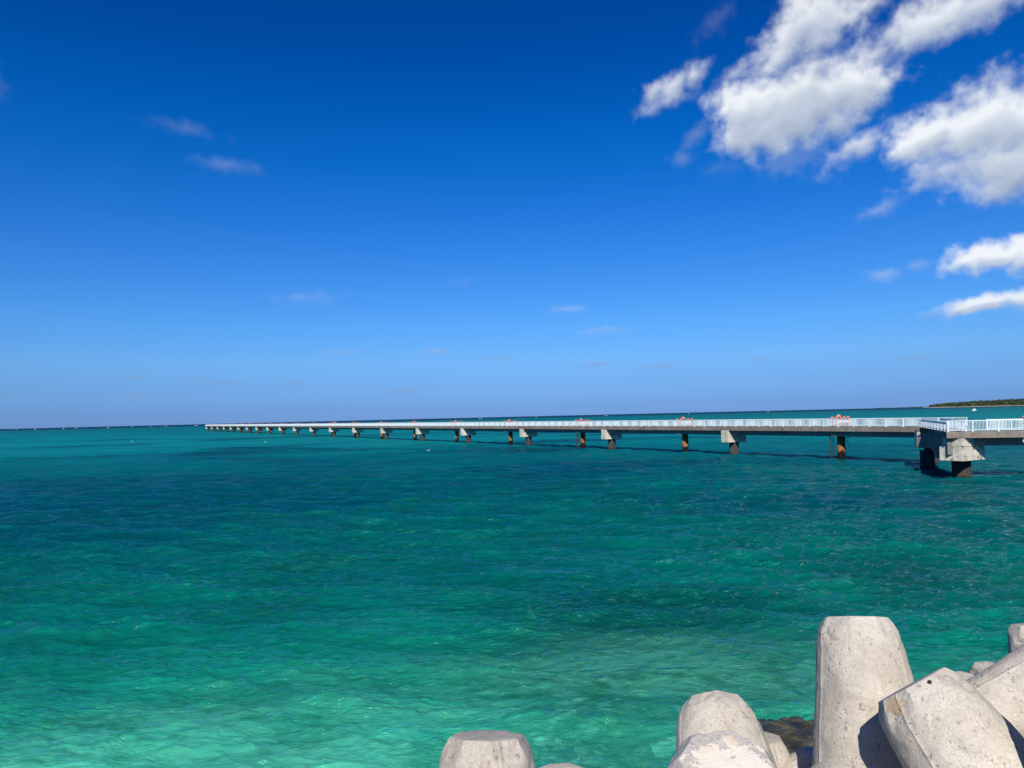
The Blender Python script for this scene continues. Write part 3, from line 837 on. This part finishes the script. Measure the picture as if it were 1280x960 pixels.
# ------------------------------------------------------------------ tetrapods
def ray_point(px, py, y):
    d = _fw + _rt * ((px - 640) / FPX) - _up * ((py - 480) / FPX)
    return Vector((0, 0, CAM_H)) + d * (y / d.y)
def leg_grid(H, seed, seg=112, rings=64):
    """one leg along +Z from the centre of the block: a cone with an eight sided chamfer at its tip"""
    L, Rt, R0 = .643 * H, .141 * H, .232 * H
    a = .80 * Rt; ch = .42 * Rt
    vs = []
    zs = [L * i / rings for i in range(rings - 16)]
    z0 = zs[-1]
    zs += [z0 + (L - z0) * (i + 1) / 16 for i in range(16)]
    for z in zs:
        rc = R0 + (Rt - R0) * z / L
        for i in range(seg):
            ph = 2 * math.pi * i / seg
            m8 = (ph % (math.pi / 4)) - math.pi / 8
            ro = (a + (L - z) * .62) / math.cos(m8) * (1 - .0 * m8)
            # soft minimum rounds the arris a little
            kk = .05 * H / 3.3
            hh = max(0, min(1, .5 + .5 * (ro - rc) / kk))
            r_ = rc * hh + ro * (1 - hh) - kk * hh * (1 - hh)
            sm_ = (ph + .35) % (2 * math.pi / 3)            # seams left by the three casting forms
            if sm_ > math.pi / 3: sm_ -= 2 * math.pi / 3
            r_ += .011 * math.exp(-(sm_ / .032) ** 2)
            vs.append(Vector((r_ * math.cos(ph), r_ * math.sin(ph), z)))
    last = vs[-seg:]
    for f, dz_ in ((.985, .010), (.96, .019), (.93, .023), (.65, .023), (.4, .023), (.15, .023)):
        vs += [Vector((v.x * f, v.y * f, L + dz_ * H / 3.3)) for v in last]
    nr = len(zs) + 6
    fs = [(j * seg + i, j * seg + (i + 1) % seg, (j + 1) * seg + (i + 1) % seg, (j + 1) * seg + i) for j in range(nr - 1) for i in range(seg)]
    vs.append(Vector((0, 0, L + .023 * H / 3.3))); c = len(vs) - 1
    fs += [((nr - 1) * seg + i, (nr - 1) * seg + (i + 1) % seg, c) for i in range(seg)]
    return vs, fs
TETRA = [Vector((0, 0, 1))] + [Vector((math.sqrt(8 / 9) * math.cos(R(120 * i)), math.sqrt(8 / 9) * math.sin(R(120 * i)), -1 / 3)) for i in range(3)]
GROUP = 'concrete tetrapods heaped along the shore'
def tetrapod(tip, d, spin, label, H=3.3, fine=True, seed=1, stains=()):
    """tip: centre of one leg's end face; d: direction of that leg; spin: turn about it"""
    d = Vector(d).normalized(); L = .643 * H
    centre = Vector(tip) - d * L
    rot = d.to_track_quat('Z', 'Y').to_matrix() @ Matrix.Rotation(R(spin), 3, 'Z')
    V, F, Sm = [], [], []
    for li, ax in enumerate(TETRA):
        hi = fine and li == 0
        vs, fs = leg_grid(H, seed, 144 if hi else 56, 90 if hi else 34)
        lr = ax.to_track_quat('Z', 'Y').to_matrix() if li else Matrix.Identity(3)
        b = len(V)
        for v in vs:
            w = rot @ (lr @ v)
            q = w * 1.0 + Vector((seed * 7.3, seed * 3.1, seed * 1.7))
            n_ = (lr @ Vector((v.x, v.y, 0)))
            n_ = (rot @ n_); n_ = n_.normalized() if n_.length > 1e-5 else d
            disp = .022 * mnoise.fractal(q * 1.1, 1.0, 2.0, 4) + .007 * mnoise.noise(q * 7) + .004 * mnoise.noise(q * 19)
            # knocks along the arrises
            if v.z > L - .30 * .151 * H * 2:
                disp -= .022 * max(0, mnoise.noise(q * 5.5 + Vector((9, 2, 4))) - .05) * 2
            V.append(w + n_ * disp)
        F += [tuple(i + b for i in f) for f in fs]
    me = bpy.data.meshes.new('tetrapod'); me.from_pydata([tuple(v) for v in V], [], F)
    me.polygons.foreach_set('use_smooth', [True] * len(F)); me.update()
    me.set_sharp_from_angle(angle=R(24))
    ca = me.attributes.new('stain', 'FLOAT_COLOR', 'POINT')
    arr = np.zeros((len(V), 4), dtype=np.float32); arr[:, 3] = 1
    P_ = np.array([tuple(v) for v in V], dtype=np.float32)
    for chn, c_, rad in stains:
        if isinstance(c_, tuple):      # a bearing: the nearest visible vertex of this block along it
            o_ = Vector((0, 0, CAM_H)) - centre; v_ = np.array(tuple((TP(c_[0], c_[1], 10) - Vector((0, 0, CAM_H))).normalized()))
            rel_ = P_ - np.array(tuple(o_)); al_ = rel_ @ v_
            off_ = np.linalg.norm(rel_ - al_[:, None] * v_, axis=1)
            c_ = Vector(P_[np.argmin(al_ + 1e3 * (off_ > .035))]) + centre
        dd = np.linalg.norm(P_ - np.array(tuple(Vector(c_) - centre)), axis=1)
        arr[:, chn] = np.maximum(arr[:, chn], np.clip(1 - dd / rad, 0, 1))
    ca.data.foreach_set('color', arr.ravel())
    o = link('tetrapod', me, M_TETRA); o.location = centre
    tag(o, label, 'tetrapod', GROUP)
    return o
TP = ray_point
t1d = Vector((.04, .30, .95)).normalized()
tetrapod(TP(1069, 774, 9.7), t1d, 155, 'tall upright pale concrete tetrapod leg with faceted flat top, tallest in the heap', seed=1)
tip2 = TP(1139, 859, 8.0)
d2 = Vector((-.40, .47, .79)).normalized()
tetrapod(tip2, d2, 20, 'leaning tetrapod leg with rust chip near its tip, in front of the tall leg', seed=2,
         stains=[(0, (1116, 884), .19), (1, (1163, 850), .055)])  # rust chip, then the painted dark of a hole
tetrapod(TP(893, 884, 11.0), (.05, .74, .67), 40, 'brown stained tetrapod leg behind the leg with cream cement patch', H=3.9, seed=3)
tip4 = TP(910, 962, 6.3)
tetrapod(tip4, (.02, -.46, .88), 25, 'tetrapod leg with cream cement patch on its end face, lowest in the frame', seed=4, stains=[(2, tip4 + Vector((.05, -.1, -.02)), .76)])
tetrapod(TP(608, 922, 8.0), (.02, .25, .97), 15, 'lone pale tetrapod leg tip at the left, with water on both sides', seed=5)
tetrapod(TP(1214, 906, 9.2), (-.90, .05, -.38), 95, 'big pitted tetrapod lying on its side at the right edge, dark shadow across it', H=2.85, seed=6)
tetrapod(TP(1294, 782, 14.2), (-.02, .2, .98), 60, 'grey tetrapod leg tip rising at the right edge above the shadowed one', seed=7)
tetrapod(TP(1209, 850, 15.6), (.05, -.12, .98), 10, 'rounded tetrapod tip just behind the leaning leg, larger of two at the waterline', seed=8)
tetrapod(TP(1238, 836, 18.2), (-.05, -.1, .98), 50, 'small tetrapod tip at the waterline against the lying tetrapod', seed=9)
tetrapod(TP(942, 922, 10.9), (.05, .12, .98), 33, 'grey tetrapod tip half hidden behind the brown stained leg', seed=10)
tetrapod(TP(702, 969, 10.2), (.0, .05, .99), 70, 'pale tetrapod tip barely showing at the bottom edge, right of the lone leg', seed=11)
tetrapod(TP(1372, 828, 6.7), (-.05, .2, .97), 80, 'tetrapod just past the right edge, throwing the dark shadow', seed=12, fine=False)
tetrapod(TP(1046, 966, 10.5), (.80, .05, .58), 12, 'tetrapod leg slanting up against the left side of the tall leg', seed=13)

def rock(name, loc, size, seed, mat, label=None, group=None):
    bm = bmesh.new(); bmesh.ops.create_icosphere(bm, subdivisions=5, radius=1)
    for v in bm.verts:
        q = v.co * 1.3 + Vector((seed * 3.1, seed, -seed))
        v.co *= 1 + .34 * mnoise.fractal(q, .9, 2.1, 5) + .10 * abs(mnoise.noise(q * 3))
        v.co = Vector((v.co.x * size[0], v.co.y * size[1], v.co.z * size[2]))
    me = bpy.data.meshes.new(name); bm.to_mesh(me); bm.free()
    me.polygons.foreach_set('use_smooth', [True] * len(me.polygons))
    o = link(name, me, mat); o.location = loc
    if label: tag(o, label, 'rock', group)
    return o
def wetrock_material():
    m, t, o = material('wet_algae_rock')
    c = t.n('ShaderNodeNewGeometry').outputs['Position']
    n1 = t.noise(c, 2.2, 7, .7, .4).outputs[0]
    base = t.ramp(n1, [(.35, (.012, .012, .008)), (.52, (.045, .042, .02)), (.62, (.13, .115, .04)), (.8, (.22, .20, .12))])
    bp = t.n('ShaderNodeBump', {'Strength': .8, 'Distance': .12, 'Height': n1})
    b = t.n('ShaderNodeBsdfPrincipled', {'Base Color': base, 'Roughness': .45, 'Normal': bp.outputs[0]}); t.put(o.inputs[0], b.outputs[0])
    return m
M_WET = wetrock_material()
rp_ = TP(985, 925, 15.3)
rock('rock', (5.8, 16.1, -.20), (1.25, 1.1, .42), 3.3, M_WET, 'dark wet rock with brown weed awash beside the tall tetrapod leg')
rock('rock', (9.6, 15.9, -.25), (.8, .7, .35), 5.1, M_WET, 'dark wet rock awash at the waterline behind the small tetrapod tips')
M_REEF = wetrock_material(); M_REEF.name = 'reef_rock'
for nd_ in M_REEF.node_tree.nodes:
    if nd_.type == 'VALTORGB':
        for e_, c_ in zip(nd_.color_ramp.elements, ((.05, .045, .028), (.12, .105, .06), (.26, .22, .12), (.42, .39, .27))): e_.color = (*c_, 1)
for i in range(40):
    a_, q_ = rnd.random() * 6.283, rnd.random() ** .6
    x, y = 3.2 + 6.0 * q_ * math.cos(a_), 19.6 + 3.4 * q_ * math.sin(a_)
    sx_ = rnd.uniform(.18, .55)
    o = rock('submerged_rock', (x, y, -depth_at(x, y) + .05), (sx_, sx_ * rnd.uniform(.6, 1.0), sx_ * rnd.uniform(.3, .5)), 11 + i * 2.3, M_REEF)
    o.rotation_euler.z = rnd.random() * 6
    tag(o, 'dark reef rock lying under the clear green water', 'rock', 'reef rocks under the water')

# ------------------------------------------------------------------ island, spit, boat
def island_material():
    m, t, o = material('island_ground')
    z = t.n('ShaderNodeSeparateXYZ', {0: t.n('ShaderNodeNewGeometry').outputs['Position']}).outputs[2]
    c = t.n('ShaderNodeNewGeometry').outputs['Position']
    n = t.noise(c, .02, 5, .6).outputs[0]
    land = t.ramp(n, [(.35, (.035, .055, .025)), (.6, (.075, .095, .04)), (.75, (.14, .14, .075))])
    base = t.mix(t.step(t.math('ADD', z, t.math('MULTIPLY', n, 2.0)), 1.5, 2.1), rgb(.62, .57, .46), land)
    b = t.n('ShaderNodeBsdfDiffuse', {'Color': base}); t.put(o.inputs[0], b.outputs[0])
    return m
IY = 2550.0
def px_x(px, y): return (px - 640) / FPX * y
ix0, ix1 = px_x(1128, IY), px_x(1560, IY)
def island_h(x, y):
    u = (x * IY / max(y, IY) - px_x(1160, IY)) / (px_x(1290, IY) - px_x(1160, IY))
    if u < 0: prof = 2.0 * max(0, 1 + u * 3.0)
    else: prof = 2.0 + 27.0 * min(1, u) ** .62 + 6 * math.sin(u * 5.1) * min(1, u) * .35 + 3.0 * max(0, u - 1)
    v = (y - IY) / 900.0
    edge = max(0.0, min(1.0, v * 9.0))
    back = max(0.0, 1 - max(0, v - .35) / .65)
    h = (prof - 2.0) * min(1, max(0, v * 3.2 + .08)) ** .75 * back if v > 0 else 0
    edge *= max(0, min(1, (u + .12) * 6))
    h *= .72
    n_ = 3.2 * fbm(x, y, .008, 2.0) * min(1, max(0, u * 3)) * edge
    return max(-1.5, -1.2 + 3.6 * edge * (1 if u > -.32 else 0) * back + max(0, h) + n_)
isl = link('island', grid_mesh('island', lin(ix0 - 30, ix1, 150), lin(IY - 40, IY + 900, 60), island_h), island_material())
tag(isl, kind='structure')
def leaf_material():
    m, t, o = material('scrub_foliage')
    c = t.n('ShaderNodeNewGeometry').outputs['Position']
    n = t.noise(c, .012, 4, .6).outputs[0]; n2 = t.noise(c, .12, 4, .7).outputs[0]
    v = t.math('ADD', t.math('MULTIPLY', n, .55), t.math('MULTIPLY', n2, .45))
    base = t.ramp(v, [(.36, (.030, .044, .027)), (.5, (.052, .070, .036)), (.62, (.095, .105, .058)), (.72, (.16, .145, .09))])
    b = t.n('ShaderNodeBsdfDiffuse', {'Color': base}); t.put(o.inputs[0], b.outputs[0])
    return m
def woodland():
    rs = np.random.RandomState(5); V = []; F = []
    n = 0
    while n < 1500:
        x = ix0 + (ix1 - ix0) * rs.rand(); y = IY + 15 + 420 * rs.rand() ** 1.3
        z = island_h(x, y)
        if z < 3.0: continue
        n += 1
        r = 4.5 + 5.5 * rs.rand()
        for q in range(26):       # small leaf clumps through the crown
            a, b_, c = rs.rand() * 6.283, rs.rand() * 2 - 1, rs.rand() ** .4
            p = np.array([x + r * c * math.cos(a) * math.sqrt(1 - b_ * b_), y + r * c * math.sin(a) * math.sqrt(1 - b_ * b_), z + r * .30 + r * .5 * c * b_])
            s_ = 1.2 + 1.6 * rs.rand()
            e1 = rs.normal(size=3); e1 /= np.linalg.norm(e1); e2 = np.cross(e1, rs.normal(size=3)); e2 /= np.linalg.norm(e2)
            b0 = len(V)
            V.extend([p + s_ * e1, p + s_ * e2, p - s_ * e1, p - s_ * e2]); F.append((b0, b0 + 1, b0 + 2, b0 + 3))
    me = bpy.data.meshes.new('woodland'); me.from_pydata([tuple(v) for v in V], [], F); me.update()
    return me
wd = link('woodland', woodland(), leaf_material())
tag(wd, 'low scrubby woodland covering the far island', 'woodland', kind='stuff')
# the low strip of land that runs out left of the island
def spit_h(x, y):
    u = (x - px_x(1085, 3300)) / (px_x(1190, 3300) - px_x(1085, 3300)); v = (y - 3300) / 120.0
    return -1.2 + (3.6 + 1.5 * fbm(x, y, .012, 6.0) + .8 * u) * max(0, math.sin(math.pi * min(1, max(0, v)))) * min(1, max(0, u * 5))
spit = link('land_spit', grid_mesh('land_spit', lin(px_x(1080, 3300), px_x(1230, 3300), 90), lin(3300, 3420, 14), spit_h), leaf_material())
tag(spit, kind='structure')

def motorboat(loc, rz):
    root = empty('motorboat', loc, rz)
    tag(root, 'small white motorboat on the turquoise water before the far island', 'boat')
    st = [(-3.0, 1.05, .30, .95), (-1.5, 1.2, .0, .98), (0.5, 1.18, -.1, 1.05), (2.0, .85, .0, 1.2), (3.0, .35, .35, 1.38), (3.45, .04, .95, 1.48)]
    vs = []; fs = []
    for x, w, zk, zt in st:
        vs += [(x, 0, zk - .35), (x, w * .75, zk + .05), (x, w, zt), (x, w * .86, zt + .02), (x, -w * .86, zt + .02), (x, -w, zt), (x, -w * .75, zk + .05)]
    n = 7
    for i in range(len(st) - 1):
        for j in range(n): fs.append((i * n + j, i * n + (j + 1) % n, (i + 1) * n + (j + 1) % n, (i + 1) * n + j))
    fs += [tuple(range(n)), tuple(range((len(st) - 1) * n, len(st) * n))]
    b = MB(); b.add(vs, fs); b.build('hull', M_WHITEP, root)
    b = MB(); b.add([(-.8, -.75, 1.0), (1.3, -.7, 1.06), (1.3, .7, 1.06), (-.8, .75, 1.0), (-.7, -.68, 2.6), (.7, -.62, 2.6), (.7, .62, 2.6), (-.7, .68, 2.6)],
                    [(0, 1, 2, 3), (4, 5, 6, 7), (0, 1, 5, 4), (1, 2, 6, 5), (2, 3, 7, 6), (3, 0, 4, 7)])
    b.build('cabin', M_WHITEP, root, .03)
    b = MB(); b.box(-.9, .95, -.78, .78, 2.6, 2.68); b.build('roof', M_WHITEP, root)
    b = MB(); b.add([(1.25, -.58, 1.5), (1.25, .58, 1.5), (.83, .55, 2.45), (.83, -.55, 2.45), (1.22, -.58, 1.48), (1.22, .58, 1.48), (.80, .55, 2.45), (.80, -.55, 2.45)],
                    [(0, 1, 2, 3), (4, 5, 6, 7), (0, 1, 5, 4), (2, 3, 7, 6), (1, 2, 6, 5), (0, 3, 7, 4)]); b.build('windscreen', M_DARKM, root)
    b = MB(); b.box(-3.5, -3.02, -.22, .22, .7, 1.5); b.box(-3.35, -3.15, -.08, .08, -.5, .7); b.build('outboard_motor', M_DARKM, root, .03)
    b = MB()
    for s_ in (-1, 1):
        b.bar((1.4, s_ * .85, 1.1), (1.5, s_ * .8, 1.7), .025, 6); b.bar((2.9, s_ * .32, 1.35), (2.9, s_ * .3, 1.9), .025, 6)
        b.bar((1.5, s_ * .8, 1.7), (2.9, s_ * .3, 1.9), .025, 6); b.bar((2.9, s_ * .3, 1.9), (3.4, 0, 1.95), .025, 6)
    b.build('bow_rail', M_RAIL, root)
    return root
motorboat((604 * .87, 969 * .87, 0), R(200))

# foam where the sea breaks: on the far reef, and by the platform pile
def foam_material():
    m, t, o = material('white_foam')
    b = t.n('ShaderNodeBsdfDiffuse', {'Color': rgb(.80, .83, .84)}); t.put(o.inputs[0], b.outputs[0])
    return m
def foam_mesh():
    rs = np.random.RandomState(3); b = MB()
    def strip(x, y, ln, w, h, ang):
        n = 14; vs = []
        c, s_ = math.cos(ang), math.sin(ang)
        for i in range(n + 1):
            u = i / n; tap = math.sin(math.pi * u) ** .7 * (.55 + .45 * rs.rand())
            cx = (u - .5) * ln; cy = w * .6 * math.sin(u * 7 + x)
            for dy, z in ((-w * tap * .5, -.05), (-w * tap * .15, h * tap * (.6 + .5 * rs.rand()) + .05), (w * tap * .5, -.05)):
                px, py = cx, cy + dy
                vs.append((x + px * c - py * s_, y + px * s_ + py * c, z))
        fs = []
        for i in range(n):
            for j in range(2): fs.append((i * 3 + j, i * 3 + j + 1, (i + 1) * 3 + j + 1, (i + 1) * 3 + j))
        b.add(vs, fs, True)
    for px in (17, 21, 45, 80, 95, 137, 163, 189, 207, 239, 420, 600, 668, 757, 860, 960):
        for q in range(1 + rs.randint(2)):
            y = 2050 + 350 * rs.rand(); strip(px_x(px + rs.normal() * 2, y), y, 3 + 6 * rs.rand(), 2.4, .5 + .6 * rs.rand(), rs.normal() * .2)
    def near(px, py, ln, w, h, ang):
        d = _fw + _rt * ((px - 640) / FPX) - _up * ((py - 480) / FPX)
        p = d * (-CAM_H / d.z); strip(p.x, p.y, ln, w, h, ang)
    for px, py in ((165, 552), (6, 573), (332, 552.5), (536, 563)): near(px, py, .4 + .4 * rs.rand(), .16, .05, rs.normal() * .3)
    return b.mesh('sea_foam')
fm = link('sea_foam', foam_mesh(), foam_material())
tag(fm, 'scattered white breakers and whitecaps on the sea', 'foam', kind='stuff')
